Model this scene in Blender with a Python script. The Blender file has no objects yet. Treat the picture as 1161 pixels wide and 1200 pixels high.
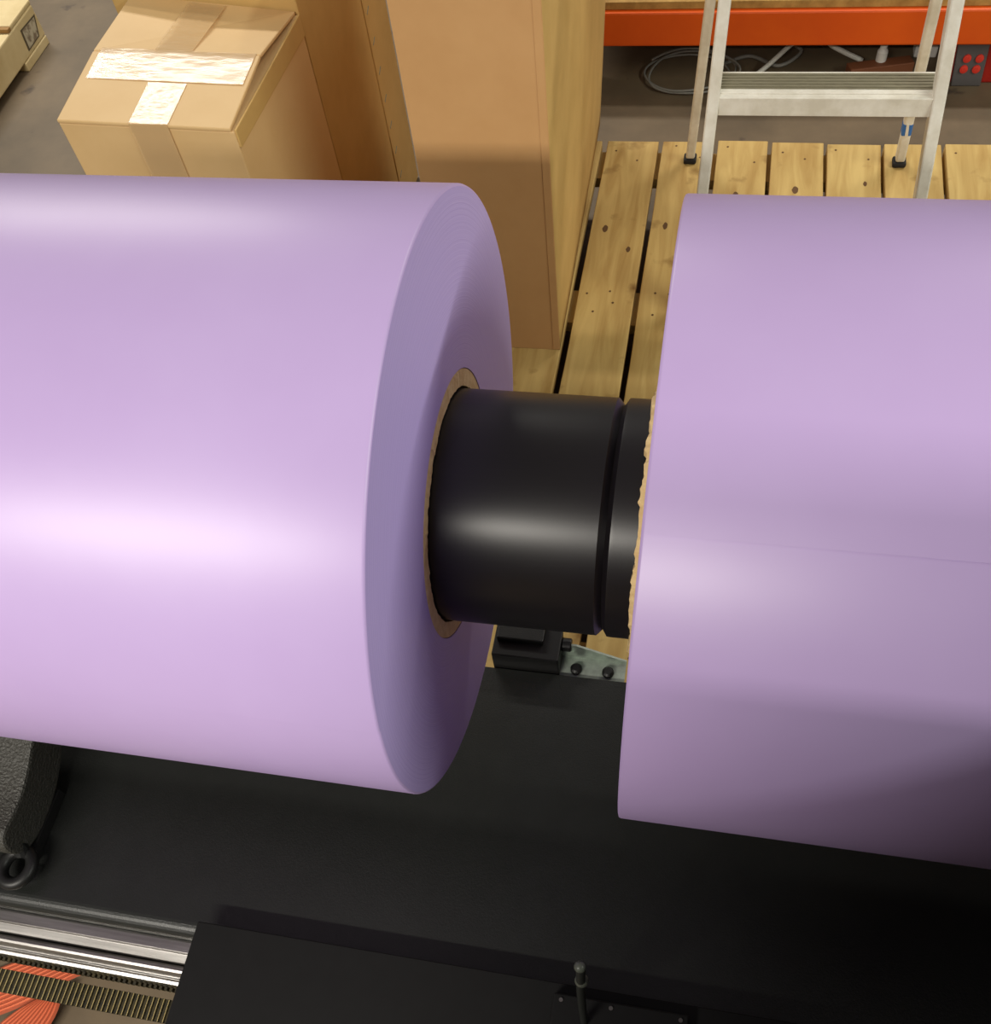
import bpy, bmesh, math, random
from mathutils import Vector, Matrix, noise

R = random.Random(7)
sc = bpy.context.scene
col = sc.collection
H = 1.345                      # camera height above the floor; all heights below are written relative to the camera
PI = math.pi

# ------------------------------------------------------------------ camera
cam_d = bpy.data.cameras.new('camera')
cam = bpy.data.objects.new('camera', cam_d)
col.objects.link(cam)
right = Vector((0.979, 0.178, -0.101)).normalized()
pitch, roll, yaw = 1.06425642, 0.210511963, -0.364140256
f = Vector((math.sin(yaw) * math.cos(pitch), math.cos(yaw) * math.cos(pitch), -math.sin(pitch)))
r0 = Vector((math.cos(yaw), -math.sin(yaw), 0))
d0 = f.cross(r0)
rt = math.cos(roll) * r0 + math.sin(roll) * d0
dn = -math.sin(roll) * r0 + math.cos(roll) * d0
m = Matrix((rt, -dn, -f)).transposed().to_4x4()
m.translation = (0, 0, H)
cam.matrix_world = m
cam_d.sensor_fit = 'HORIZONTAL'
cam_d.sensor_width = 36
cam_d.lens = 1095.1296 * 36 / 1161
cam_d.shift_x = 0
cam_d.shift_y = 174 / 1161
cam_d.clip_start = 0.02
cam_d.dof.use_dof = False
sc.camera = cam

# ------------------------------------------------------------------ world, lamps, exposure
sc.view_settings.view_transform = 'Standard'
sc.view_settings.look = 'None'
sc.view_settings.gamma = 1
sc.view_settings.use_curve_mapping = False
sc.view_settings.exposure = 0.14
w = bpy.data.worlds.new('hall_air')
sc.world = w
w.use_nodes = True
w.node_tree.nodes['Background'].inputs[0].default_value = (1.0, 0.93, 0.86, 1)
w.node_tree.nodes['Background'].inputs[1].default_value = 0.17


def tube(x, y, zc, length, power, colr=(1, .945, .85), width=.16, turn=0):
    l = bpy.data.lights.new('ceiling_tube', 'AREA')
    l.shape = 'RECTANGLE'
    l.size, l.size_y = length, width
    l.energy = power
    l.color = colr
    o = bpy.data.objects.new('ceiling_tube', l)
    o.location = (x, y, zc + H)
    o.rotation_euler.z = turn
    col.objects.link(o)
    return o


tube(-1.05, -1.95, 1.22, 2.0, 142)
tube(2.6, -.25, 1.2, 2.4, 100, (.96, 1, .88), .16, PI / 2)
tube(-2.25, 3.62, 1.22, 2.2, 95, (1, .96, .88), .24)
tube(1.6, 3.0, 1.25, 1.6, 42)


# ------------------------------------------------------------------ helpers
def tag(o, label=None, cat=None, group=None, kind=None):
    if label: o['label'] = label
    if cat: o['category'] = cat
    if group: o['group'] = group
    if kind: o['kind'] = kind
    return o


def empty(name, x, y, zc, label, cat, group=None):
    o = bpy.data.objects.new(name, None)
    o.location = (x, y, zc + H)
    o.empty_display_size = .05
    col.objects.link(o)
    return tag(o, label, cat, group)


def obj(name, bm, mats, parent=None, bevel=0, smooth=False, seg=2):
    """Link the bmesh (written in camera-relative heights, world x/y) as one mesh object."""
    bmesh.ops.recalc_face_normals(bm, faces=bm.faces[:])
    me = bpy.data.meshes.new(name)
    bm.to_mesh(me)
    bm.free()
    o = bpy.data.objects.new(name, me)
    for mt in (mats if isinstance(mats, (list, tuple)) else [mats]):
        me.materials.append(mt)
    off = Vector((0, 0, H))
    if parent:
        base = Vector((0, 0, 0))
        p = parent
        while p:
            base += p.location
            p = p.parent
        off = off - base
        o.parent = parent
        for v in me.vertices: v.co += off
    else:
        # origin at the base centre of the thing
        xs = [v.co.x for v in me.vertices]; ys = [v.co.y for v in me.vertices]; zs = [v.co.z for v in me.vertices]
        c = Vector(((min(xs) + max(xs)) / 2, (min(ys) + max(ys)) / 2, min(zs)))
        for v in me.vertices: v.co -= c
        o.location = c + off
    col.objects.link(o)
    if smooth:
        for p in me.polygons: p.use_smooth = True
    if bevel:
        b = o.modifiers.new('edge', 'BEVEL')
        b.width = bevel; b.segments = seg; b.limit_method = 'ANGLE'; b.angle_limit = math.radians(35)
        b.harden_normals = False
    return o


def box(bm, x0, x1, y0, y1, z0, z1, mi=0):
    v = [bm.verts.new(p) for p in ((x0, y0, z0), (x1, y0, z0), (x1, y1, z0), (x0, y1, z0),
                                   (x0, y0, z1), (x1, y0, z1), (x1, y1, z1), (x0, y1, z1))]
    for q in ((0, 3, 2, 1), (4, 5, 6, 7), (0, 1, 5, 4), (1, 2, 6, 5), (2, 3, 7, 6), (3, 0, 4, 7)):
        bm.faces.new([v[i] for i in q]).material_index = mi
    return v


def hexa(bm, pts, mi=0):
    v = [bm.verts.new(p) for p in pts]
    for q in ((0, 3, 2, 1), (4, 5, 6, 7), (0, 1, 5, 4), (1, 2, 6, 5), (2, 3, 7, 6), (3, 0, 4, 7)):
        bm.faces.new([v[i] for i in q]).material_index = mi
    return v


def extrude_x(bm, prof, x0, x1, mi=0, closed=True):
    a = [bm.verts.new((x0, y, z)) for y, z in prof]
    b = [bm.verts.new((x1, y, z)) for y, z in prof]
    n = len(prof)
    for i in range(n if closed else n - 1):
        j = (i + 1) % n
        bm.faces.new((a[i], a[j], b[j], b[i])).material_index = mi
    if closed:
        bm.faces.new(a).material_index = mi
        bm.faces.new(b[::-1]).material_index = mi


def sweep(bm, pts, rad, n=8, flat=None, mi=0):
    """round (or flat: (width, thick, up)) tube along points"""
    pts = [Vector(p) for p in pts]
    rings = []
    prev = None
    for i, p in enumerate(pts):
        t = (pts[min(i + 1, len(pts) - 1)] - pts[max(i - 1, 0)]).normalized()
        if prev is None:
            u = t.cross(Vector((0, 0, 1)))
            if u.length < 1e-3: u = t.cross(Vector((1, 0, 0)))
        else:
            u = prev - t * prev.dot(t)
        u.normalize(); prev = u
        v = t.cross(u)
        if flat:
            wd, th = flat
            ring = [p + u * a * wd + v * b * th for a, b in ((-.5, -.5), (.5, -.5), (.5, .5), (-.5, .5))]
        else:
            rr = rad[i] if isinstance(rad, (list, tuple)) else rad
            ring = [p + (u * math.cos(2 * PI * k / n) + v * math.sin(2 * PI * k / n)) * rr for k in range(n)]
        rings.append([bm.verts.new(q) for q in ring])
    k = len(rings[0])
    for a, b in zip(rings, rings[1:]):
        for i in range(k):
            j = (i + 1) % k
            bm.faces.new((a[i], a[j], b[j], b[i])).material_index = mi
    bm.faces.new(rings[0][::-1]).material_index = mi
    bm.faces.new(rings[-1]).material_index = mi


def smooth_path(pts, n=8):
    P = [Vector(p) for p in pts]
    out = []
    for i in range(len(P) - 1):
        a, b, c, d = P[max(i - 1, 0)], P[i], P[i + 1], P[min(i + 2, len(P) - 1)]
        for k in range(n):
            t = k / n
            out.append(.5 * ((2 * b) + (c - a) * t + (2 * a - 5 * b + 4 * c - d) * t * t + (3 * b - a - 3 * c + d) * t ** 3))
    out.append(P[-1])
    return out


def lathe_x(bm, prof, cy, cz, n=128, closed=True, rfun=None, mi=0):
    """prof: list of (x, r, outer?) swept about the x axis through (cy, cz)"""
    rings = []
    for k in range(n):
        a = 2 * PI * k / n
        ring = []
        for p in prof:
            x, r = p[0], p[1]
            if rfun: x, r = rfun(p, a)
            ring.append(bm.verts.new((x, cy - r * math.cos(a), cz + r * math.sin(a))))
        rings.append(ring)
    m_ = len(prof)
    for k in range(n):
        a, b = rings[k], rings[(k + 1) % n]
        for i in range(m_ if closed else m_ - 1):
            j = (i + 1) % m_
            bm.faces.new((a[i], a[j], b[j], b[i])).material_index = mi


# ------------------------------------------------------------------ materials
def srgb(r, g, b):
    def c(u):
        u /= 255
        return u / 12.92 if u <= .04045 else ((u + .055) / 1.055) ** 2.4
    return (c(r), c(g), c(b), 1)


def mat(name, base, rough=.6, metal=0, spec=.5, var=None, scale=20, stretch=(1, 1, 1), bump=0, bscale=200, detail=4, coat=0, alpha=1, contrast=(.35, .65), rvar=0, aniso=0):
    mt = bpy.data.materials.new(name)
    mt.use_nodes = True
    nt = mt.node_tree
    N, L = nt.nodes, nt.links
    p = N['Principled BSDF']
    p.inputs['Base Color'].default_value = base
    p.inputs['Roughness'].default_value = rough
    p.inputs['Metallic'].default_value = metal
    p.inputs['Specular IOR Level'].default_value = spec
    p.inputs['Coat Weight'].default_value = coat
    p.inputs['Alpha'].default_value = alpha
    if aniso: p.inputs['Anisotropic'].default_value = aniso
    tc = N.new('ShaderNodeTexCoord')
    mp = N.new('ShaderNodeMapping')
    mp.inputs['Scale'].default_value = stretch
    L.new(tc.outputs['Object'], mp.inputs['Vector'])
    mt['map'] = mp.name
    if var is not None:
        nz = N.new('ShaderNodeTexNoise')
        nz.inputs['Scale'].default_value = scale
        nz.inputs['Detail'].default_value = detail
        nz.inputs['Roughness'].default_value = .6
        L.new(mp.outputs[0], nz.inputs['Vector'])
        rp = N.new('ShaderNodeValToRGB')
        rp.color_ramp.elements[0].position, rp.color_ramp.elements[1].position = contrast
        rp.color_ramp.elements[0].color = base
        rp.color_ramp.elements[1].color = var
        L.new(nz.outputs['Fac'], rp.inputs['Fac'])
        L.new(rp.outputs['Color'], p.inputs['Base Color'])
        if rvar:
            mr = N.new('ShaderNodeMapRange')
            mr.inputs['To Min'].default_value = rough - rvar
            mr.inputs['To Max'].default_value = rough + rvar
            L.new(nz.outputs['Fac'], mr.inputs['Value'])
            L.new(mr.outputs[0], p.inputs['Roughness'])
    if bump:
        nb = N.new('ShaderNodeTexNoise')
        nb.inputs['Scale'].default_value = bscale
        nb.inputs['Detail'].default_value = 3
        L.new(mp.outputs[0], nb.inputs['Vector'])
        b = N.new('ShaderNodeBump')
        b.inputs['Strength'].default_value = bump
        b.inputs['Distance'].default_value = .002
        L.new(nb.outputs['Fac'], b.inputs['Height'])
        L.new(b.outputs[0], p.inputs['Normal'])
    return mt


FILM = mat('lilac_film', srgb(187, 162, 213), .4, spec=.6, var=srgb(190, 166, 216), scale=9, bump=.015, bscale=60)
BOARD_F = mat('cardboard', srgb(210, 165, 113), .75, spec=.25, var=srgb(202, 156, 104), scale=14, stretch=(1, 1, 1), bump=.05, bscale=160, contrast=(.2, .8))
BOARD_A = mat('cardboard_pale', srgb(222, 188, 136), .6, spec=.35, var=srgb(214, 178, 124), scale=12, contrast=(.2, .8), bump=.06, bscale=160)
BOARD_B = mat('cardboard_olive', srgb(206, 170, 106), .7, spec=.3, var=srgb(196, 160, 97), scale=10, bump=.05, bscale=140)
EDGE = mat('cardboard_edge', srgb(120, 84, 48), .8)
CORE = mat('torn_core_board', srgb(222, 196, 140), .85, var=srgb(206, 174, 118), scale=120, bump=.4, bscale=300)
SHAFT = mat('black_shaft_plastic', srgb(17, 14, 15), .36, spec=.55, var=srgb(20, 17, 18), scale=40, stretch=(1, 20, 20), bump=.02, bscale=300)
BLACK = mat('black_powder_coat', srgb(23, 25, 23), .41, spec=.5, var=srgb(20, 22, 20), scale=40, bump=.12, bscale=700)
COVER = mat('black_cover_plate', srgb(19, 19, 19), .6, spec=.25, var=srgb(17, 17, 17), scale=60)
BLK = mat('black_plastic', srgb(20, 20, 20), .45, spec=.4)
TEXT = mat('pebbled_black_plastic', srgb(58, 57, 52), .45, spec=.5, bump=1.0, bscale=420)
ALU = mat('machined_aluminium', srgb(178, 175, 172), .36, metal=1, var=srgb(150, 147, 144), scale=30, stretch=(.3, 6, 6), bump=.03, bscale=700)
LADM = mat('worn_ladder_aluminium', srgb(228, 224, 214), .45, metal=.05, var=srgb(206, 200, 186), scale=26, bump=.1, bscale=180, rvar=.1)
TREAD = mat('grey_tread', srgb(132, 126, 104), .55, metal=.3, var=srgb(120, 114, 94), scale=60, stretch=(1, 8, 1), bump=.2, bscale=200)
ZINC = mat('zinc_plate', srgb(172, 184, 172), .4, metal=.55, var=srgb(150, 160, 150), scale=120)
BELT = mat('belt_rubber', srgb(40, 38, 30), .6, spec=.3, var=srgb(66, 58, 34), scale=160)
BELTW = mat('belt_tooth_crown', srgb(168, 150, 98), .6)
ORANGE = mat('orange_rack_paint', srgb(226, 90, 8), .5, var=srgb(218, 82, 6), scale=8)
REDP = mat('red_rack_paint', srgb(160, 26, 10), .5, var=srgb(150, 22, 8), scale=10)
GREYP = mat('grey_plate', srgb(84, 80, 80), .6)
REDBTN = mat('red_button', srgb(206, 54, 40), .4)
CHIP = mat('chipboard', srgb(186, 146, 78), .75, var=srgb(150, 112, 54), scale=30, bump=.15, bscale=200)
CREAM = mat('cream_board', srgb(216, 196, 148), .6, var=srgb(200, 178, 128), scale=10)
CREAMT = mat('brown_stain_edge', srgb(150, 112, 58), .7)
STICK = mat('faded_sticker', srgb(186, 176, 150), .5, var=srgb(126, 110, 88), scale=60, contrast=(.45, .6))
STICKB = mat('sticker_border', srgb(86, 74, 52), .6)
RUBBER = mat('black_rubber', srgb(30, 28, 28), .8)
BLUE = mat('blue_tape', srgb(40, 104, 178), .5)
CABG = mat('grey_cable', srgb(120, 118, 112), .5)
CABW = mat('white_cable', srgb(196, 194, 186), .45)
WHITE = mat('white_plastic', srgb(206, 204, 198), .5)
BROWN = mat('brown_wood_offcut', srgb(110, 62, 34), .7)
KNOB = mat('nozzle_plastic', srgb(40, 42, 39), .4)
BEAD = mat('pale_bead', srgb(84, 88, 80), .4)


def tape_mat():
    mt = mat('clear_packing_tape', srgb(228, 196, 146), .2, spec=.6, bump=.38, bscale=30, stretch=(1, 2.5, 1))
    mt.node_tree.nodes['Principled BSDF'].inputs['Alpha'].default_value = .5
    return mt


TAPE = tape_mat()


def face_mat():
    """end of a wound roll: fine concentric layers"""
    mt = bpy.data.materials.new('wound_film_edge')
    mt.use_nodes = True
    N, L = mt.node_tree.nodes, mt.node_tree.links
    p = N['Principled BSDF']
    p.inputs['Roughness'].default_value = .55
    tc = N.new('ShaderNodeTexCoord')
    sp = N.new('ShaderNodeSeparateXYZ'); L.new(tc.outputs['Object'], sp.inputs[0])
    cb = N.new('ShaderNodeCombineXYZ'); L.new(sp.outputs[1], cb.inputs[1]); L.new(sp.outputs[2], cb.inputs[2])
    ln = N.new('ShaderNodeVectorMath'); ln.operation = 'LENGTH'; L.new(cb.outputs[0], ln.inputs[0])
    nz = N.new('ShaderNodeTexNoise'); nz.noise_dimensions = '1D'
    nz.inputs['Scale'].default_value = 1300; nz.inputs['Detail'].default_value = 3
    L.new(ln.outputs['Value'], nz.inputs['W'])
    rp = N.new('ShaderNodeValToRGB')
    rp.color_ramp.elements[0].color = srgb(176, 156, 212); rp.color_ramp.elements[1].color = srgb(190, 172, 222)
    rp.color_ramp.elements[0].position = .3; rp.color_ramp.elements[1].position = .7
    L.new(nz.outputs['Fac'], rp.inputs[0]); L.new(rp.outputs[0], p.inputs['Base Color'])
    b = N.new('ShaderNodeBump'); b.inputs['Strength'].default_value = .10; b.inputs['Distance'].default_value = .001
    L.new(nz.outputs['Fac'], b.inputs['Height']); L.new(b.outputs[0], p.inputs['Normal'])
    return mt


FACE = face_mat()


def wood_mat():
    mt = bpy.data.materials.new('pallet_pine')
    mt.use_nodes = True
    N, L = mt.node_tree.nodes, mt.node_tree.links
    p = N['Principled BSDF']
    p.inputs['Roughness'].default_value = .7
    p.inputs['Specular IOR Level'].default_value = .3
    tc = N.new('ShaderNodeTexCoord')
    oi = N.new('ShaderNodeObjectInfo')
    mu = N.new('ShaderNodeMath'); mu.operation = 'MULTIPLY'; mu.inputs[1].default_value = 40
    L.new(oi.outputs['Random'], mu.inputs[0])
    add = N.new('ShaderNodeVectorMath'); add.operation = 'ADD'
    L.new(tc.outputs['Object'], add.inputs[0]); L.new(mu.outputs[0], add.inputs[1])
    mp = N.new('ShaderNodeMapping'); mp.inputs['Scale'].default_value = (14, 1.4, 14)
    L.new(add.outputs[0], mp.inputs[0])
    nz = N.new('ShaderNodeTexNoise'); nz.inputs['Scale'].default_value = 3; nz.inputs['Detail'].default_value = 6; nz.inputs['Distortion'].default_value = .8
    L.new(mp.outputs[0], nz.inputs['Vector'])
    rp = N.new('ShaderNodeValToRGB')
    e = rp.color_ramp.elements
    e[0].position = .28; e[0].color = srgb(172, 137, 78)
    e[1].position = .7; e[1].color = srgb(206, 176, 112)
    L.new(nz.outputs['Fac'], rp.inputs[0])
    # dirt blotches
    n2 = N.new('ShaderNodeTexNoise'); n2.inputs['Scale'].default_value = 16; n2.inputs['Detail'].default_value = 4
    L.new(add.outputs[0], n2.inputs['Vector'])
    r2 = N.new('ShaderNodeValToRGB'); r2.color_ramp.elements[0].position = .62; r2.color_ramp.elements[1].position = .78
    L.new(n2.outputs['Fac'], r2.inputs[0])
    mx = N.new('ShaderNodeMix'); mx.data_type = 'RGBA'
    L.new(r2.outputs[0], mx.inputs[0]); L.new(rp.outputs[0], mx.inputs[6])
    mx.inputs[7].default_value = srgb(132, 98, 50)
    L.new(mx.outputs[2], p.inputs['Base Color'])
    b = N.new('ShaderNodeBump'); b.inputs['Strength'].default_value = .15; b.inputs['Distance'].default_value = .002
    L.new(nz.outputs['Fac'], b.inputs['Height']); L.new(b.outputs[0], p.inputs['Normal'])
    return mt


WOOD = wood_mat()
KNOT = mat('dark_knot', srgb(96, 66, 34), .8)


def strap_mat():
    mt = mat('orange_webbing', srgb(212, 114, 76), .75)
    return mt


STRAP = strap_mat()
STRAPD = mat('orange_webbing_groove', srgb(170, 78, 46), .8)


def floor_mat():
    mt = mat('stained_concrete', srgb(112, 96, 74), .6, var=srgb(86, 74, 57), scale=5, detail=8, bump=.12, bscale=60, contrast=(.3, .7))
    N, L = mt.node_tree.nodes, mt.node_tree.links
    p = N['Principled BSDF']
    src = p.inputs['Base Color'].links[0].from_socket
    nz = N.new('ShaderNodeTexNoise'); nz.inputs['Scale'].default_value = 14; nz.inputs['Detail'].default_value = 3
    L.new(N[mt['map']].outputs[0], nz.inputs['Vector'])
    r2 = N.new('ShaderNodeValToRGB'); r2.color_ramp.elements[0].position = .66; r2.color_ramp.elements[1].position = .76
    L.new(nz.outputs['Fac'], r2.inputs[0])
    mx = N.new('ShaderNodeMix'); mx.data_type = 'RGBA'
    L.new(r2.outputs[0], mx.inputs[0]); L.new(src, mx.inputs[6]); mx.inputs[7].default_value = srgb(62, 50, 42)
    L.new(mx.outputs[2], p.inputs['Base Color'])
    return mt


CONC = floor_mat()

# ------------------------------------------------------------------ the setting
bm = bmesh.new()
box(bm, -6, 6, -4, 8, -1.345 - .1, -1.345)
tag(obj('floor', bm, CONC), 'worn brown grey concrete workshop floor', 'floor', kind='structure')

# ------------------------------------------------------------------ machine bed (built first of the big things)
TZ = -.78
mach = empty('roll_winding_machine', -.1, .25, -1.345,
             'black winding machine bed with metal guide rail below the lilac rolls', 'machine')
# table plate with rounded front edge
prof = [(.397, TZ), (.397, TZ - .02), (.112 - .004, TZ - .02)]
for k in range(9):
    a = -PI / 2 - PI / 2 * k / 8          # quarter round from front face to top
    prof.append((.121 + .013 * math.cos(PI + PI / 2 * k / 8 * -1), TZ - .013 + .013 * math.sin(PI / 2 * k / 8)))
bm = bmesh.new()
extrude_x(bm, prof, -1.15, .95)
obj('bed_plate', bm, BLACK, mach, bevel=.0008)
# uprights that carry the shaft and the bed
for s, x in ((-1, -.82), (1, .72)):
    bm = bmesh.new()
    box(bm, x - .02, x + .02, .16, .39, -1.345, TZ - .02)
    obj('bed_leg', bm, BLACK, mach, bevel=.003)
    bm = bmesh.new()
    pr = [(.24, TZ), (.39, TZ), (.43, -.56), (.385, -.43), (.385, -.412), (.445, -.46)]
    pr = [(.25, TZ), (.39, TZ), (.445, -.5), (.445, -.42)]
    for k in range(9):
        a = -PI * k / 8
        pr.append((.363 + .0755 * math.cos(a), -.4877 + .0755 * math.sin(a)))
    pr += [(.28, -.42), (.28, -.5)]
    extrude_x(bm, pr, x - .012, x + .012)
    obj('shaft_cradle', bm, BLACK, mach, bevel=.001)

# guide rail : extruded profile with grooves
gr = [(.1065, -.798), (.1065, -.802), (.135, -.802), (.135, -.832), (.0725, -.832), (.0725, -.8225), (.0755, -.821), (.0765, -.8165), (.0785, -.8165), (.079, -.813)]
for k in range(7):
    a = PI + (PI * .0) - PI * k / 6
    gr.append((.0835 + .0045 * math.cos(a), -.8115 + .0065 * math.sin(a)))
gr += [(.0885, -.813), (.0895, -.8045), (.0915, -.803), (.0965, -.8015), (.0975, -.798)]
bm = bmesh.new()
extrude_x(bm, gr, -1.1, .6)
rail = obj('guide_rail', bm, ALU, mach, bevel=.0004)
tag(rail, 'bright grooved aluminium rail along the front of the black bed')
bm = bmesh.new()
box(bm, -1.1, .6, .0705, .0724, -.834, -.826)
for i in range(340):
    x = -1.1 + i * .005
    box(bm, x, x + .0025, .0675, .0705, -.834, -.825)
obj('toothed_rack', bm, BELT, rail)
# belt with teeth up
bm = bmesh.new()
box(bm, -1.05, .58, .0425, .0625, -.8535, -.851)
for i in range(326):
    x = -1.05 + i * .005
    hexa(bm, [(x, .0425, -.851), (x + .0028, .0425, -.851), (x + .0028, .0625, -.851), (x, .0625, -.851),
              (x + .0008, .0425, -.8495), (x + .0020, .0425, -.8495), (x + .0020, .0625, -.8495), (x + .0008, .0625, -.8495)], 0)
    box(bm, x + .0011, x + .0018, .0427, .0623, -.8496, -.8493, 1)
belt = obj('timing_belt', bm, [BELT, BELTW], mach)
tag(belt, 'toothed black drive belt in front of the rail')
# pulleys that carry the belt, beyond the frame
for x in (-1.07, .6):
    bm = bmesh.new()
    sweep(bm, [(x, .04, -.866), (x, .066, -.866)], .0165, 24)
    obj('belt_pulley', bm, ALU, mach, bevel=.001)
# belt arm bracket
for x in (-1.07, .6):
    bm = bmesh.new()
    box(bm, x - .015, x + .015, .067, .2, -.88, -.834)
    obj('pulley_arm', bm, BLACK, mach, bevel=.001)

# carriage cover plate over the rail
bm = bmesh.new()
box(bm, -.354, .40, -.03, .1195, -.768, -.76)
box(bm, -.35, .396, -.03, .055, -.80, -.768)
cov = obj('carriage_cover', bm, COVER, mach, bevel=.0008)
tag(cov, 'flat black cover plate sitting across the guide rail')
bm = bmesh.new()
box(bm, -.052, .05, -.02, .1105, -.7599, -.751)
obj('raised_pad', bm, COVER, cov, bevel=.0012)
for px in (-.046, -.008, .044):
    bm = bmesh.new()
    sweep(bm, [(px, .106, -.751), (px, .106, -.7500)], .0016, 10)
    obj('cap_screw', bm, GREYP, cov)
bm = bmesh.new()
prs = [(-.0265, .093, -.751), (-.026, .093, -.62), (-.025, .0935, -.56), (-.0245, .094, -.535), (-.024, .094, -.53)]
sweep(bm, smooth_path(prs, 6), .0028, 12)
pin = obj('upright_pin', bm, KNOB, cov, smooth=True)
for zz, rr in ((-.575, .0042), (-.532, .0034)):
    bm = bmesh.new()
    bmesh.ops.create_uvsphere(bm, u_segments=16, v_segments=10, radius=rr, matrix=Matrix.Translation((-.0248, .0937, zz)))
    obj('bead', bm, BEAD, pin, smooth=True)

# unseen block added behind the viewpoint to shade the right roll and bed
bm = bmesh.new()
box(bm, -.16, .62, -.50, -.34, -1.3448, .11)
blocker = obj('shade_blocker', bm, BLACK, mach, bevel=.008)
bm = bmesh.new()
box(bm, -.13, .62, -.339, -.11, -.50, -.155)  # added out of view to deepen shade low on the right roll
obj('shade_ledge', bm, BLACK, blocker, bevel=.006)
for x in (-.02, .5):
    bm = bmesh.new()
    box(bm, x - .02, x + .02, -.339, -.20, -.56, -.501)  # holds up the added shading ledge
    obj('shade_ledge_bracket', bm, BLACK, blocker, bevel=.002)

bm = bmesh.new()
box(bm, .63, .70, -.21, .30, -1.3448, -.09)  # unseen block added to keep right-hand tube light off the low right roll
obj('end_shade_blocker', bm, BLACK, mach, bevel=.006)

# textured lever at the left end of the bed, its rounded end holding a ring
XL = -.53
top = [(.262, -.694), (.239, -.706), (.215, -.716), (.192, -.722), (.172, -.7225), (.158, -.7215), (.150, -.727)]
bot = [(.146, -.737), (.148, -.752), (.158, -.764), (.178, -.770), (.21, -.768), (.24, -.757), (.262, -.744), (.30, -.73), (.30, -.68)]
bm = bmesh.new()
P = smooth_path([(0, y, z) for y, z in top + bot], 4)
prof = [(p.y, p.z) for p in P]
extrude_x(bm, prof, -.68, XL)
lev = obj('hand_lever', bm, TEXT, mach, bevel=.003)
tag(lev, 'pebbled black plastic lever with a ring at its end')
bm = bmesh.new()
ring_c = Vector((-.5365, .140, -.766))
for k in range(32):
    pass
n1, n2 = 36, 10
vs = []
for i in range(n1):
    a = 2 * PI * i / n1
    row = []
    for j in range(n2):
        b = 2 * PI * j / n2
        rr = .0135 + .0055 * math.cos(b)
        row.append(bm.verts.new((ring_c.x + rr * math.cos(a), ring_c.y + rr * math.sin(a) * 1.1, ring_c.z + .006 * math.sin(b))))
    vs.append(row)
for i in range(n1):
    for j in range(n2):
        bm.faces.new((vs[i][j], vs[(i + 1) % n1][j], vs[(i + 1) % n1][(j + 1) % n2], vs[i][(j + 1) % n2]))
obj('ring', bm, BLK, lev, smooth=True)
bm = bmesh.new()
sweep(bm, smooth_path([(-.537, .158, -.75), (-.536, .156, -.758), (-.5355, .152, -.764)], 6), .007, 12)
box(bm, -.5445, -.5285, .15, .215, -.7795, -.768)
obj('lever_foot', bm, BLK, lev)

# black clamp and zinc bracket on the rear edge of the bed
bm = bmesh.new()
box(bm, -.155, -.092, .3985, .432, -.80, -.757)
clamp = obj('clamp_block', bm, BLK, mach, bevel=.0012)
bm = bmesh.new()
box(bm, -.152, -.108, .414, .436, -.757, -.751)
obj('clamp_lid', bm, BLACK, clamp, bevel=.001)
bm = bmesh.new()
sweep(bm, [(-.092, .422, -.766), (-.083, .422, -.766)], .0065, 20)
obj('clamp_knob', bm, BLK, clamp, bevel=.001)
bm = bmesh.new()
box(bm, -.093, -.031, .3975, .4215, -.788, -.785)
z0 = -.785
bk = bm
pts = [(-.093, -.785), (-.031, -.785), (-.031, -.783), (-.078, -.7625), (-.093, -.7625)]
a = [bk.verts.new((x, .4195, z)) for x, z in pts]; b = [bk.verts.new((x, .4215, z)) for x, z in pts]
for i in range(5):
    bk.faces.new((a[i], a[(i + 1) % 5], b[(i + 1) % 5], b[i]))
bk.faces.new(a); bk.faces.new(b[::-1])
br = obj('end_bracket', bm, ZINC, mach)
tag(br, 'small zinc angle bracket with a sloping upper edge')
for x in (-.077, -.047):
    bm = bmesh.new()
    sweep(bm, [(x, .4065, -.785), (x, .4065, -.7815), (x, .4065, -.7795)], [.0056, .0056, .0036], 16)
    obj('button_screw', bm, BLK, br, bevel=.0004)

# ------------------------------------------------------------------ shaft and rolls
AY, AZ, SR = .3634, -.4877, .075
bm = bmesh.new()
pf = [(-.9, 0.0), (-.9, SR - .002), (-.898, SR), (-.0425, SR), (-.0385, SR - .0045), (-.0355, SR), (-.0335, SR + .0002), (.798, SR + .0002), (.8, SR - .002), (.8, 0.0)]
pf = [(-.9, .02)] + pf[1:-1] + [(.8, .02)]
lathe_x(bm, pf, AY, AZ, 160)
sh = obj('roll_shaft', bm, SHAFT, None, smooth=True)
md = sh.modifiers.new('split', 'EDGE_SPLIT'); md.split_angle = math.radians(25)
tag(sh, 'thick black plastic shaft with a narrow groove joining both lilac rolls', 'shaft')


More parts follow.
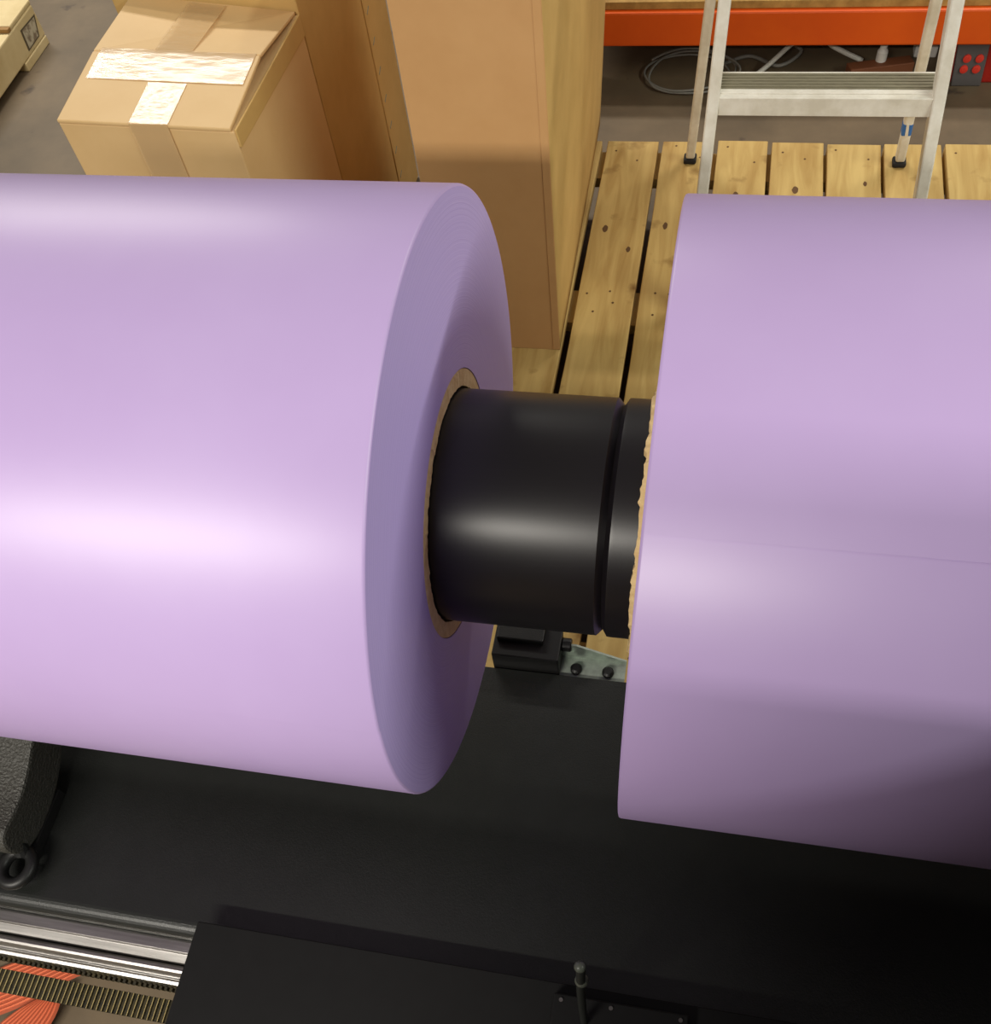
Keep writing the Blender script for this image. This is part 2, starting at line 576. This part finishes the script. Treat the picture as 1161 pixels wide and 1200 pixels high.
def film_roll(name, x0, x1, RR, seam, label, jag_end, seed):
    t = empty(name, (x0 + x1) / 2, AY, AZ - RR, label, 'roll', 'lilac film rolls on the black shaft')
    CI, CO = SR + .0012, SR + .0125
    bm = bmesh.new()
    e = .0016
    prof = [(x0, CO, 0), (x0, RR - e, 1), (x0 + e * .3, RR - e * .3, 1), (x0 + e, RR, 1),
            (x1 - e, RR, 1), (x1 - e * .3, RR - e * .3, 1), (x1, RR - e, 1), (x1, CO, 0)]

    def rf(p, a):
        d = (a - seam) % (2 * PI)
        r = p[1]
        if p[2]: r += -.0006 * d / (2 * PI)      # one layer of film: step at the loose end
        return p[0], r
    n = 360
    # put a vertex column exactly at the seam
    rings = []
    for k in range(n + 1):
        a = seam + 1e-4 + (2 * PI - 2e-4) * k / n
        ring = []
        for p in prof:
            x, r = rf(p, a)
            ring.append(bm.verts.new((x, AY - r * math.cos(a), AZ + r * math.sin(a))))
        rings.append(ring)
    mm = len(prof)
    for k in range(n + 1):
        A, B = rings[k], rings[(k + 1) % (n + 1)]
        for i in range(mm):
            j = (i + 1) % mm
            fc = bm.faces.new((A[i], A[j], B[j], B[i]))
            fc.material_index = 1 if i in (0, 6) else 0
            fc.smooth = i not in (0, 6, 7) and k != n
    bm.edges.ensure_lookup_table()
    bmesh.ops.recalc_face_normals(bm, faces=bm.faces[:])
    for ed in bm.edges:
        fs = ed.link_faces
        if len(fs) == 2 and fs[0].smooth != fs[1].smooth: ed.smooth = False
    o = obj('wound_film', bm, [FILM, FACE], t)
    # bring the mesh origin to the axis so that the layers run round it
    sft = o.location.copy()
    for v in o.data.vertices: v.co -= Vector((0, 0, RR))
    o.location = (0, 0, RR)
    # core with torn end
    bm = bmesh.new()
    rg = random.Random(seed)
    n = 220
    rings = []
    for k in range(n):
        a = 2 * PI * k / n
        jx = .0012 + .0030 * abs(noise.noise((math.cos(a) * 5, math.sin(a) * 5, seed))) + .0022 * abs(noise.noise((math.cos(a) * 19, math.sin(a) * 19, seed)))
        jr = .0022 * noise.noise((math.cos(a) * 11, math.sin(a) * 11, seed + 5))
        if jag_end > 0: jx = jx * .45 - .0012
        else: jx = jx * 1.2 + .0032
        xa, xb = x0, x1
        if jag_end > 0: xb = x1 + jx
        else: xa = x0 - jx
        cj = .0014 * max(0, noise.noise((math.cos(a) * 15, math.sin(a) * 15, seed + 9))) + .0008 * abs(noise.noise((math.cos(a) * 45, math.sin(a) * 45, seed + 2)))
        pr = [(xa, CI + cj), (xa, CO - .004 + jr), (x0 + .0004 if jag_end < 0 else x0, CO - .0004), (x1 - .0004 if jag_end > 0 else x1, CO - .0004), (xb, CO - .004 + jr), (xb, CI + cj)]
        rings.append([bm.verts.new((x, AY - r * math.cos(a), AZ + r * math.sin(a))) for x, r in pr])
    for k in range(n):
        A, B = rings[k], rings[(k + 1) % n]
        for i in range(6):
            j = (i + 1) % 6
            bm.faces.new((A[i], A[j], B[j], B[i]))
    c = obj('cardboard_core', bm, CORE, t)
    tag(c, 'rough tan cardboard core with a torn edge')
    return t


film_roll('film_roll', -.72, -.1408, .1900, math.radians(13.5), 'lilac film roll whose wound round end face is in full view', 1, 3)
film_roll('film_roll', -.0146, .60, .1873, math.radians(51.7), 'lilac film roll in front of the aluminium stepladder, its end face hidden', -1, 8)

# ------------------------------------------------------------------ pallet
PZ = -1.2
pal = empty('wooden_pallet', .1, 1.2, -1.345, 'pale pine pallet of long boards beneath the ladder and tall carton', 'pallet')
gaps = [-.555, -.447, -.339, -.2285, -.1145, -.0055, .102, .209, .316, .428, .540, .65, .76]
wdt = [.012, .012, .012, .0125, .0105, .010, .0085, .007, .007, .0085, .010, .01, .01]
for i in range(len(gaps) - 1):
    x0, x1 = gaps[i] + wdt[i] / 2, gaps[i + 1] - wdt[i + 1] / 2
    y1 = 1.852 + R.uniform(-.004, .004)
    y0 = .60 + R.uniform(-.004, .004)
    bm = bmesh.new()
    # slightly wavy edges
    ny = 24
    t0 = []
    for k in range(ny + 1):
        y = y0 + (y1 - y0) * k / ny
        dx0 = .0014 * noise.noise((i * 7.1, y * 6, 0)); dx1 = .0014 * noise.noise((i * 7.1, y * 6, 4))
        t0.append([bm.verts.new(p) for p in ((x0 + dx0, y, PZ - .02), (x1 + dx1, y, PZ - .02), (x1 + dx1, y, PZ - .0008), (x1 + dx1 - .0012, y, PZ), (x0 + dx0 + .0012, y, PZ), (x0 + dx0, y, PZ - .0008))])
    for A, B in zip(t0, t0[1:]):
        for k in range(6):
            bm.faces.new((A[k], A[(k + 1) % 6], B[(k + 1) % 6], B[k]))
    bm.faces.new(t0[0]); bm.faces.new(t0[-1][::-1])
    # nail heads and knots
    def disc(x, y, rx, ry, dz):
        vs = [bm.verts.new((x + rx * math.cos(2 * PI * k / 12) * (1 + .15 * math.sin(k * 2.3)), y + ry * math.sin(2 * PI * k / 12), PZ + dz)) for k in range(12)]
        bm.faces.new(vs).material_index = 1
    for yy in (1.815, 1.39, .98, .63):
        for fx, fy in ((.22, .012), (.72, -.02), (.3, -.03), (.6, .02))[:2 if yy > 1.5 else 4]:
            disc(x0 + (x1 - x0) * (fx + R.uniform(-.08, .08)), yy + fy + R.uniform(-.01, .01), .0022, .0026, .0003)
    for k in range(3):
        disc(R.uniform(x0 + .015, x1 - .015), R.uniform(1.0, 1.75), R.uniform(.003, .007), R.uniform(.006, .012), .0002)
    obj('deck_board', bm, [WOOD, KNOT], pal)
for yy in (1.805, 1.39, .98, .64):
    bm = bmesh.new()
    box(bm, -.555, .755, yy - .045, yy + .04, PZ - .0415, PZ - .0205)
    obj('cross_board', bm, WOOD, pal, bevel=.001)
    for xx in (-.5, .1, .7):
        bm = bmesh.new()
        box(bm, xx - .05, xx + .05, yy - .04, yy + .035, -1.3225, PZ - .042)
        obj('spacer_block', bm, WOOD, pal, bevel=.001)
for xx in (-.5, .1, .7):
    bm = bmesh.new()
    box(bm, xx - .05, xx + .05, .6, 1.85, -1.3448, -1.323)
    obj('bottom_runner', bm, WOOD, pal, bevel=.001)

# ------------------------------------------------------------------ tall carton on the pallet
tc = empty('tall_carton', -.333, 1.57, PZ, 'tall plain tan cardboard carton standing on the pine pallet', 'carton')
bm = bmesh.new()
X0, X1, Y0, Y1 = -.4345, -.2345, 1.253, 1.905
nz, ny = 16, 14
# walls as a grid so the right side can bow out towards the middle
def bow(y, z):
    t = (z - PZ) / .61
    return .009 * math.sin(PI * (y - Y0) / (Y1 - Y0)) * math.sin(PI * .5 * min(1, t * 1.3))
zs = [PZ + .0005 + .61 * k / nz for k in range(nz + 1)]
ys = [Y0 + (Y1 - Y0) * k / ny for k in range(ny + 1)]
grid = [[bm.verts.new((X1 - .012 * ((y - Y0) / (Y1 - Y0)) ** 1 * max(0, 1 - (z - PZ) / .25) + bow(y, z) , y, z)) for y in ys] for z in zs]
gl = [[bm.verts.new((X0, y, z)) for y in (Y0, Y1)] for z in zs]
for a in range(nz):
    for b in range(ny):
        fc = bm.faces.new((grid[a][b], grid[a][b + 1], grid[a + 1][b + 1], grid[a + 1][b])); fc.smooth = True; fc.material_index = 1
    bm.faces.new((gl[a][0], grid[a][0], grid[a + 1][0], gl[a + 1][0]))
    bm.faces.new((gl[a][1], gl[a + 1][1], grid[a + 1][-1], grid[a][-1]))
    bm.faces.new((gl[a][0], gl[a + 1][0], gl[a + 1][1], gl[a][1]))
bm.faces.new([gl[0][0], gl[0][1]] + grid[0][::-1])
bm.faces.new([gl[-1][0]] + grid[-1][:] + [gl[-1][1]])
obj('carton_body', bm, [BOARD_F, BOARD_B], tc)  # olive slot puts the greener side light into the right wall's colour
bm = bmesh.new()
box(bm, -.2465, -.2352, 1.2523, 1.2529, PZ + .002, PZ + .61)
obj('side_seam_flap', bm, BOARD_F, tc, bevel=.0006)
for s in (0, 1):
    bm = bmesh.new()
    yy = (Y0 + Y1) / 2
    box(bm, X0, X1, Y0 + .001 if s == 0 else yy + .001, yy - .001 if s == 0 else Y1 - .001, PZ + .6108, PZ + .6155)
    obj('top_flap', bm, BOARD_F, tc)

# ------------------------------------------------------------------ taped carton
bx = empty('taped_carton', -.81, 1.35, -1.345, 'low cardboard carton with shiny clear tape across its top', 'carton')
AX0, AX1 = -.945, -.674
FL, FRt = -.7500, -.7605
RL_, RR_ = -.7405, -.7515
BL, BR = -.7440, -.7740
bm = bmesh.new()
hexa(bm, [(AX0, 1.19, -1.3445), (AX1, 1.19, -1.3445), (AX1, 1.512, -1.3445), (AX0 - .002, 1.512, -1.3445),
          (AX0, 1.19, FL - .006), (AX1, 1.19, FRt - .006), (AX1, 1.512, BR - .006), (AX0 - .002, 1.512, BL - .006)])
obj('carton_body', bm, BOARD_A, bx, bevel=.0015)


def slab(bm, tl, th):
    """quad tl (4 top corners) with thickness th downward"""
    hexa(bm, [(p[0], p[1], p[2] - th) for p in tl] + [tuple(p) for p in tl])


bm = bmesh.new()
slab(bm, [(AX0, 1.1885, FL), (AX1 - .004, 1.1885, FRt), (AX1 - .006, 1.352, RR_), (AX0 - .001, 1.345, RL_)], .005)
obj('front_flap', bm, BOARD_A, bx, bevel=.0015)
bm = bmesh.new()
slab(bm, [(AX0 - .001, 1.3465, RL_), (AX1 - .006, 1.3535, RR_), (AX1 - .005, 1.512, BR), (AX0 - .002, 1.508, BL)], .005)
obj('back_flap', bm, BOARD_A, bx, bevel=.0015)
bm = bmesh.new()
hexa(bm, [(AX1 - .0005, 1.192, FRt - .03), (AX1 + .003, 1.192, FRt - .03), (AX1 + .003, 1.51, BR - .035), (AX1 - .0005, 1.51, BR - .035),
          (AX1 - .0005, 1.192, FRt - .004), (AX1 + .003, 1.192, FRt - .004), (AX1 + .003, 1.51, BR - .003), (AX1 - .0005, 1.51, BR - .003)])
obj('side_flap', bm, BOARD_B, bx, bevel=.001)


def zt(x, y, off):
    u = (x - AX0) / (AX1 - AX0)
    f0 = FL + (FRt - FL) * u; r0_ = RL_ + (RR_ - RL_) * u; b0 = BL + (BR - BL) * u
    if y < 1.348: return f0 + (r0_ - f0) * (y - 1.1885) / .16 + off
    return r0_ + (b0 - r0_) * (y - 1.348) / .164 + off


def tape(name, strip, off, par):
    """strip: rows of (x0,x1,y) -> thin film following the carton top"""
    bm = bmesh.new()
    rows = []
    for x0, x1, y in strip:
        rows.append([bm.verts.new((x0 + (x1 - x0) * k / 12, y, zt(x0 + (x1 - x0) * k / 12, y, off) + .0006 * noise.noise((x0 * 20 + k, y * 60, off * 999)))) for k in range(13)])
    for A, B in zip(rows, rows[1:]):
        for k in range(12):
            bm.faces.new((A[k], A[k + 1], B[k + 1], B[k]))
    o = obj(name, bm, TAPE, par, smooth=True)
    s = o.modifiers.new('thick', 'SOLIDIFY'); s.thickness = .00012
    s = o.modifiers.new('split', 'EDGE_SPLIT'); s.split_angle = math.radians(40)
    return o


t1 = tape('tape_strip', [(AX0 + .012, AX1 - .012, 1.282 + .012 * k) for k in range(7)], .0010, bx)
tag(t1, 'wide clear tape strip along the fold, glaring with lamp light')
tape('tape_strip', [(-.832 + .0 * k, -.772, 1.1885 + .0082 * k) for k in range(12)], .0008, bx)
tape('tape_strip', [(-.847, -.787, 1.352 + .015 * k) for k in range(11)], .0010, bx)
bm = bmesh.new()
box(bm, -.832, -.772, 1.1873, 1.1877, -.89, FL - .004)
obj('tape_strip', bm, TAPE, bx)

# ------------------------------------------------------------------ stapled carton behind it
bb = empty('stapled_carton', -.83, 1.66, -1.345, 'big cardboard carton with a stapled corner seam beside the dark gap', 'carton')
bm = bmesh.new()
box(bm, -.99, -.674, 1.515, 1.93, -1.3445, -.69)
obj('carton_body', bm, BOARD_B, bb, bevel=.002)
bm = bmesh.new()
box(bm, -.6738, -.6718, 1.80, 1.931, -1.342, -.693)
flp = obj('corner_lap', bm, BOARD_B, bb, bevel=.0008)
for k in range(12):
    z = -1.32 + .055 * k
    bm = bmesh.new()
    hexa(bm, [(-.6718, 1.812, z), (-.6710, 1.812, z), (-.6710, 1.827, z + .006), (-.6718, 1.827, z + .006),
              (-.6718, 1.812, z + .0022), (-.6710, 1.812, z + .0022), (-.6710, 1.827, z + .0082), (-.6718, 1.827, z + .0082)])
    obj('staple', bm, ZINC, flp)

# ------------------------------------------------------------------ cream crate at the top left
cr = empty('cream_crate', -2.1, 2.2, -1.345, 'cream crate on low skids with a faded square sticker', 'crate')
bm = bmesh.new()
box(bm, -2.45, -1.87, 1.75, 2.487, -1.324, -1.247)
obj('crate_body', bm, CREAM, cr, bevel=.004)
bm = bmesh.new()
box(bm, -2.45, -1.871, 2.36, 2.489, -1.2468, -1.236)
obj('lid_batten', bm, CREAM, cr, bevel=.003)
bm = bmesh.new()
box(bm, -2.45, -1.8705, 2.345, 2.36, -1.2468, -1.237)
obj('lid_edge', bm, CREAMT, cr, bevel=.002)
for y0, y1 in ((2.345, 2.483), (1.95, 2.145)):
    bm = bmesh.new()
    box(bm, -2.44, -1.868, y0, y1, -1.3448, -1.3243)
    obj('skid', bm, CREAM, cr, bevel=.002)
bm = bmesh.new()
q = [(2.384, -1.313), (2.455, -1.312), (2.478, -1.268), (2.391, -1.264)]
a = [bm.verts.new((-1.8697, y, z)) for y, z in q]; b = [bm.verts.new((-1.8685, y, z)) for y, z in q]
bm.faces.new(b).material_index = 0
for i in range(4): bm.faces.new((a[i], a[(i + 1) % 4], b[(i + 1) % 4], b[i])).material_index = 0
stk = obj('sticker', bm, STICKB, cr)
bm = bmesh.new()
cy_, cz_ = sum(y for y, z in q) / 4, sum(z for y, z in q) / 4
q2 = [(cy_ + (y - cy_) * .84, cz_ + (z - cz_) * .86) for y, z in q]
a = [bm.verts.new((-1.8684, y, z)) for y, z in q2]; b = [bm.verts.new((-1.8681, y, z)) for y, z in q2]
bm.faces.new(b)
for i in range(4): bm.faces.new((a[i], a[(i + 1) % 4], b[(i + 1) % 4], b[i]))
obj('sticker_print', bm, STICK, stk)

# ------------------------------------------------------------------ step ladder
lad = empty('step_ladder', .14, 1.58, PZ, 'worn aluminium stepladder standing on the pine pallet', 'ladder')


def bar(bm, p, q_, wx, wy, mi=0):
    """rectangular bar from p to q_, wx across x, wy across y"""
    p, q_ = Vector(p), Vector(q_)
    pts = []
    for c in (p, q_):
        pts += [(c.x - wx / 2, c.y - wy / 2, c.z), (c.x + wx / 2, c.y - wy / 2, c.z), (c.x + wx / 2, c.y + wy / 2, c.z), (c.x - wx / 2, c.y + wy / 2, c.z)]
    hexa(bm, pts, mi)


def fr(xa, xb, z):       # front rail centre at height z
    y = 1.46 + (z + .868) / 3.3
    u = (z + 1.2) / .8
    return (xa + (xb - xa) * u, y, z)


def rr(xa, xb, z):
    y = 1.792 - (z + 1.2) / 3.6
    u = (z + 1.2) / .8
    return (xa + (xb - xa) * u, y, z)


for xa, xb in ((-.019, -.0085), (.3345, .272)):
    bm = bmesh.new()
    bar(bm, fr(xa, xb, PZ + .012), fr(xa, xb, -.44), .0185, .030)
    f_ = obj('front_rail', bm, LADM, lad, bevel=.0025)
    bm = bmesh.new()
    c = fr(xa, xb, PZ + .012)
    box(bm, c[0] - .012, c[0] + .012, c[1] - .019, c[1] + .019, PZ + .0004, PZ + .014)
    obj('rubber_foot', bm, RUBBER, f_, bevel=.002)
for xa, xb in ((-.052, -.019), (.345, .265)):
    bm = bmesh.new()
    bar(bm, rr(xa, xb, PZ + .010), rr(xa, xb, -.44), .0175, .020)
    f_ = obj('rear_rail', bm, LADM, lad, bevel=.004, seg=3)
    bm = bmesh.new()
    c = rr(xa, xb, PZ + .01)
    box(bm, c[0] - .0125, c[0] + .0125, c[1] - .0125, c[1] + .0125, PZ + .0004, PZ + .010)
    obj('rubber_foot', bm, RUBBER, f_, bevel=.003)
    if xa > 0:
        bm = bmesh.new()
        a1, b1 = rr(xa, xb, -1.128), rr(xa, xb, -1.098)
        bar(bm, a1, b1, .0182, .0207)
        bl = obj('blue_tape_band', bm, BLUE, f_, bevel=.004, seg=3)
        tag(bl, 'torn blue tape wrapped round the rear leg')
        bm = bmesh.new()
        a2, b2 = rr(xa, xb, -1.1285), rr(xa, xb, -1.0975)
        hexa(bm, [(a2[0] - .002, a2[1] - .0112, a2[2]), (a2[0] + .0035, a2[1] - .0112, a2[2]), (a2[0] + .0035, a2[1] - .0106, a2[2]), (a2[0] - .002, a2[1] - .0106, a2[2]),
                  (b2[0] - .0035, b2[1] - .0112, b2[2]), (b2[0] + .001, b2[1] - .0112, b2[2]), (b2[0] + .001, b2[1] - .0106, b2[2]), (b2[0] - .0035, b2[1] - .0106, b2[2])])
        obj('bare_patch', bm, LADM, bl)


def step(z, x0, x1, d=.062):
    yf = 1.446 + (z + .868) / 3.3
    bm = bmesh.new()
    box(bm, x0, x1, yf, yf + .003, z - .027, z)              # white front lip
    box(bm, x0, x1, yf + .003, yf + .012, z - .003, z - .0006)
    box(bm, x0, x1, yf + .012, yf + d, z - .003, z + .001)
    box(bm, x0, x1, yf + d, yf + d + .003, z - .02, z + .002)
    st = obj('step', bm, LADM, lad, bevel=.0008)
    bm = bmesh.new()
    box(bm, x0 + .012, x1 - .012, yf + .022, yf + d - .002, z + .0012, z + .0026)
    for k in range(5):
        yy = yf + .024 + k * .0075
        box(bm, x0 + .012, x1 - .012, yy, yy + .003, z + .0024, z + .0036)
    obj('tread', bm, TREAD, st)
    for xx in (x0 + .006, x1 - .006):
        for dz in (-.008, -.02):
            bm = bmesh.new()
            sweep(bm, [(xx, yf, z + dz), (xx, yf - .0015, z + dz)], .0025, 10)
            obj('rivet', bm, GREYP, st)


step(-.868, -.0235, .316)
step(-.63, -.017, .293)
bm = bmesh.new()
box(bm, -.02, .29, 1.565, 1.60, -.452, -.438)
obj('top_cap', bm, LADM, lad, bevel=.002)

# ------------------------------------------------------------------ pallet rack at the back
rk = empty('storage_rack', .4, 2.5, -1.345, 'storage rack with a bright orange beam low above the floor', 'rack')
bm = bmesh.new()
box(bm, -.45, 1.6, 2.26, 2.30, -1.240, -1.168)
box(bm, -.45, 1.6, 2.285, 2.30, -1.17, -1.153)
bt = obj('orange_beam', bm, ORANGE, rk, bevel=.004)
bm = bmesh.new()
box(bm, -.45, 1.6, 3.2, 3.25, -1.240, -1.168)
obj('orange_beam', bm, ORANGE, rk, bevel=.003)
bm = bmesh.new()
box(bm, -.45, 1.6, 2.272, 3.3, -1.1675, -1.152)
obj('shelf_board', bm, CHIP, rk, bevel=.001)
up_mb = []
for x0, x1, y0, y1 in ((.488, .60, 2.302, 2.36), (.488, .60, 3.12, 3.195), (-.44, -.36, 2.302, 2.36), (-.44, -.36, 3.12, 3.195)):
    bm = bmesh.new()
    box(bm, x0, x1, y0, y1, -1.3448, -1.169)
    u_ = obj('upright_post', bm, REDP, rk, bevel=.004)
    if x0 > 0 and y0 < 3:
        bm = bmesh.new()
        hexa(bm, [(.503, 2.2895, -1.3445), (.566, 2.2895, -1.3445), (.566, 2.3015, -1.3445), (.503, 2.3015, -1.3445),
                  (.490, 2.2895, -1.241), (.556, 2.2895, -1.241), (.556, 2.3015, -1.241), (.490, 2.3015, -1.241)])
        pl = obj('grey_foot_plate', bm, GREYP, u_, bevel=.002)
        tag(pl, 'dark grey plate with four red studs')
        for xx, zz in ((.519, -1.283), (.545, -1.283), (.519, -1.306), (.545, -1.306)):
            bm = bmesh.new()
            sweep(bm, [(xx, 2.2895, zz), (xx, 2.286, zz), (xx, 2.285, zz)], [.0085, .0085, .004], 16)
            obj('red_stud', bm, REDBTN, pl, smooth=False)
FZ = -1.345
bm = bmesh.new()
box(bm, .425, .475, 2.40, 2.44, FZ + .0005, FZ + .09)
tag(obj('white_box', bm, WHITE, None, bevel=.003), 'small white box on the floor under the orange beam', 'box')
bm = bmesh.new()
sweep(bm, [(.345, 2.34, FZ + .0005), (.345, 2.34, FZ + .05), (.345, 2.34, FZ + .056), (.345, 2.34, FZ + .066)], [.012, .012, .008, .008], 20)
tag(obj('white_bottle', bm, WHITE, None, bevel=.001), 'tiny white bottle under the orange beam behind the ladder', 'bottle')
bm = bmesh.new()
hexa(bm, [(.28, 2.30, FZ + .0005), (.42, 2.33, FZ + .0005), (.41, 2.36, FZ + .0005), (.27, 2.33, FZ + .0005),
          (.28, 2.30, FZ + .03), (.42, 2.33, FZ + .03), (.41, 2.36, FZ + .03), (.27, 2.33, FZ + .03)])
tag(obj('wood_offcut', bm, BROWN, None, bevel=.002), 'reddish brown wood offcut on the floor behind the ladder step', 'offcut')
# grey cable coil
pts = []
for k in range(64):
    a = 2 * PI * k / 26
    pts.append((-.085 + (.105 + .012 * math.sin(k * .4)) * math.cos(a), 2.315 + (.075 + .01 * math.sin(k * .23)) * math.sin(a), FZ + .006 + .004 * (k // 26) + .012 * max(0, math.sin(a * .5 + 1))))
bm = bmesh.new()
sweep(bm, smooth_path(pts, 4), .0026, 8)
tag(obj('coiled_cable', bm, CABG, None, smooth=True), 'loose loops of thin grey cable on the floor beside the tall carton', 'cable')
bm = bmesh.new()
sweep(bm, smooth_path([(.03, 2.27, FZ + .0055), (.09, 2.33, FZ + .02), (.15, 2.38, FZ + .05), (.19, 2.40, FZ + .06), (.24, 2.385, FZ + .035), (.31, 2.38, FZ + .006)], 8), .0055, 10)
tag(obj('white_cable', bm, CABW, None, smooth=True), 'thick white cable kinked upwards under the orange beam', 'cable')
bm = bmesh.new()
sweep(bm, smooth_path([(-.02, 2.36, FZ + .005), (.05, 2.40, FZ + .006), (.12, 2.36, FZ + .006), (.17, 2.41, FZ + .012), (.13, 2.44, FZ + .02), (.22, 2.45, FZ + .005)], 8), .0042, 8)
tag(obj('grey_cable', bm, CABG, None, smooth=True), 'thin grey cable lying tangled beneath the thick white cable', 'cable')
bm = bmesh.new()
v = [bm.verts.new(p) for p in ((.238, 2.31, -1.1512), (.275, 2.306, -1.1512), (.28, 2.335, -1.1495), (.262, 2.345, -1.144), (.24, 2.335, -1.1505))]
bm.faces.new(v)
o = obj('paper_scrap', bm, WHITE)
s_ = o.modifiers.new('thick', 'SOLIDIFY'); s_.thickness = .0006
tag(o, 'white paper scrap on the chipboard shelf', 'paper')

# ------------------------------------------------------------------ orange strap on the floor below the belt
def ribbon(bm, path, wvec, th=.0025, ribs=20):
    """ribbed webbing: path of centre points, wvec width vectors per point"""
    P = smooth_path(path, 8)
    Wv = smooth_path(wvec, 8)
    rows = []
    for p, wv in zip(P, Wv):
        row = []
        for k in range(2 * ribs + 1):
            u = k / (2 * ribs) - .5
            up = Vector((0, 0, .0018 if k % 2 else 0))
            row.append(bm.verts.new(p + wv * u + up))
        rows.append(row)
    for A, B in zip(rows, rows[1:]):
        for k in range(2 * ribs):
            f_ = bm.faces.new((A[k], A[k + 1], B[k + 1], B[k]))
            f_.material_index = 1 if k % 4 in (0, 3) else 0


bm = bmesh.new()
z = FZ + .004
ribbon(bm, [(-.745, .15, z), (-.785, .13, z + .002), (-.828, .106, z + .004), (-.882, .068, z + .003), (-.95, .03, z)],
       [(.088, .0, 0), (.088, -.004, 0), (.088, -.01, 0), (.09, -.02, 0), (.09, -.02, 0)])
ribbon(bm, [(-.79, .083, z + .012), (-.80, .066, z + .016), (-.812, .045, z + .014), (-.826, .015, z + .012), (-.845, -.05, z)],
       [(.02, .012, .004), (.042, .012, .004), (.062, .01, 0), (.075, .01, 0), (.075, .01, 0)])
o = obj('lashing_strap', bm, [STRAP, STRAPD])
s_ = o.modifiers.new('thick', 'SOLIDIFY'); s_.thickness = .0025
tag(o, 'ribbed orange strap lying on the floor beneath the toothed belt', 'strap')
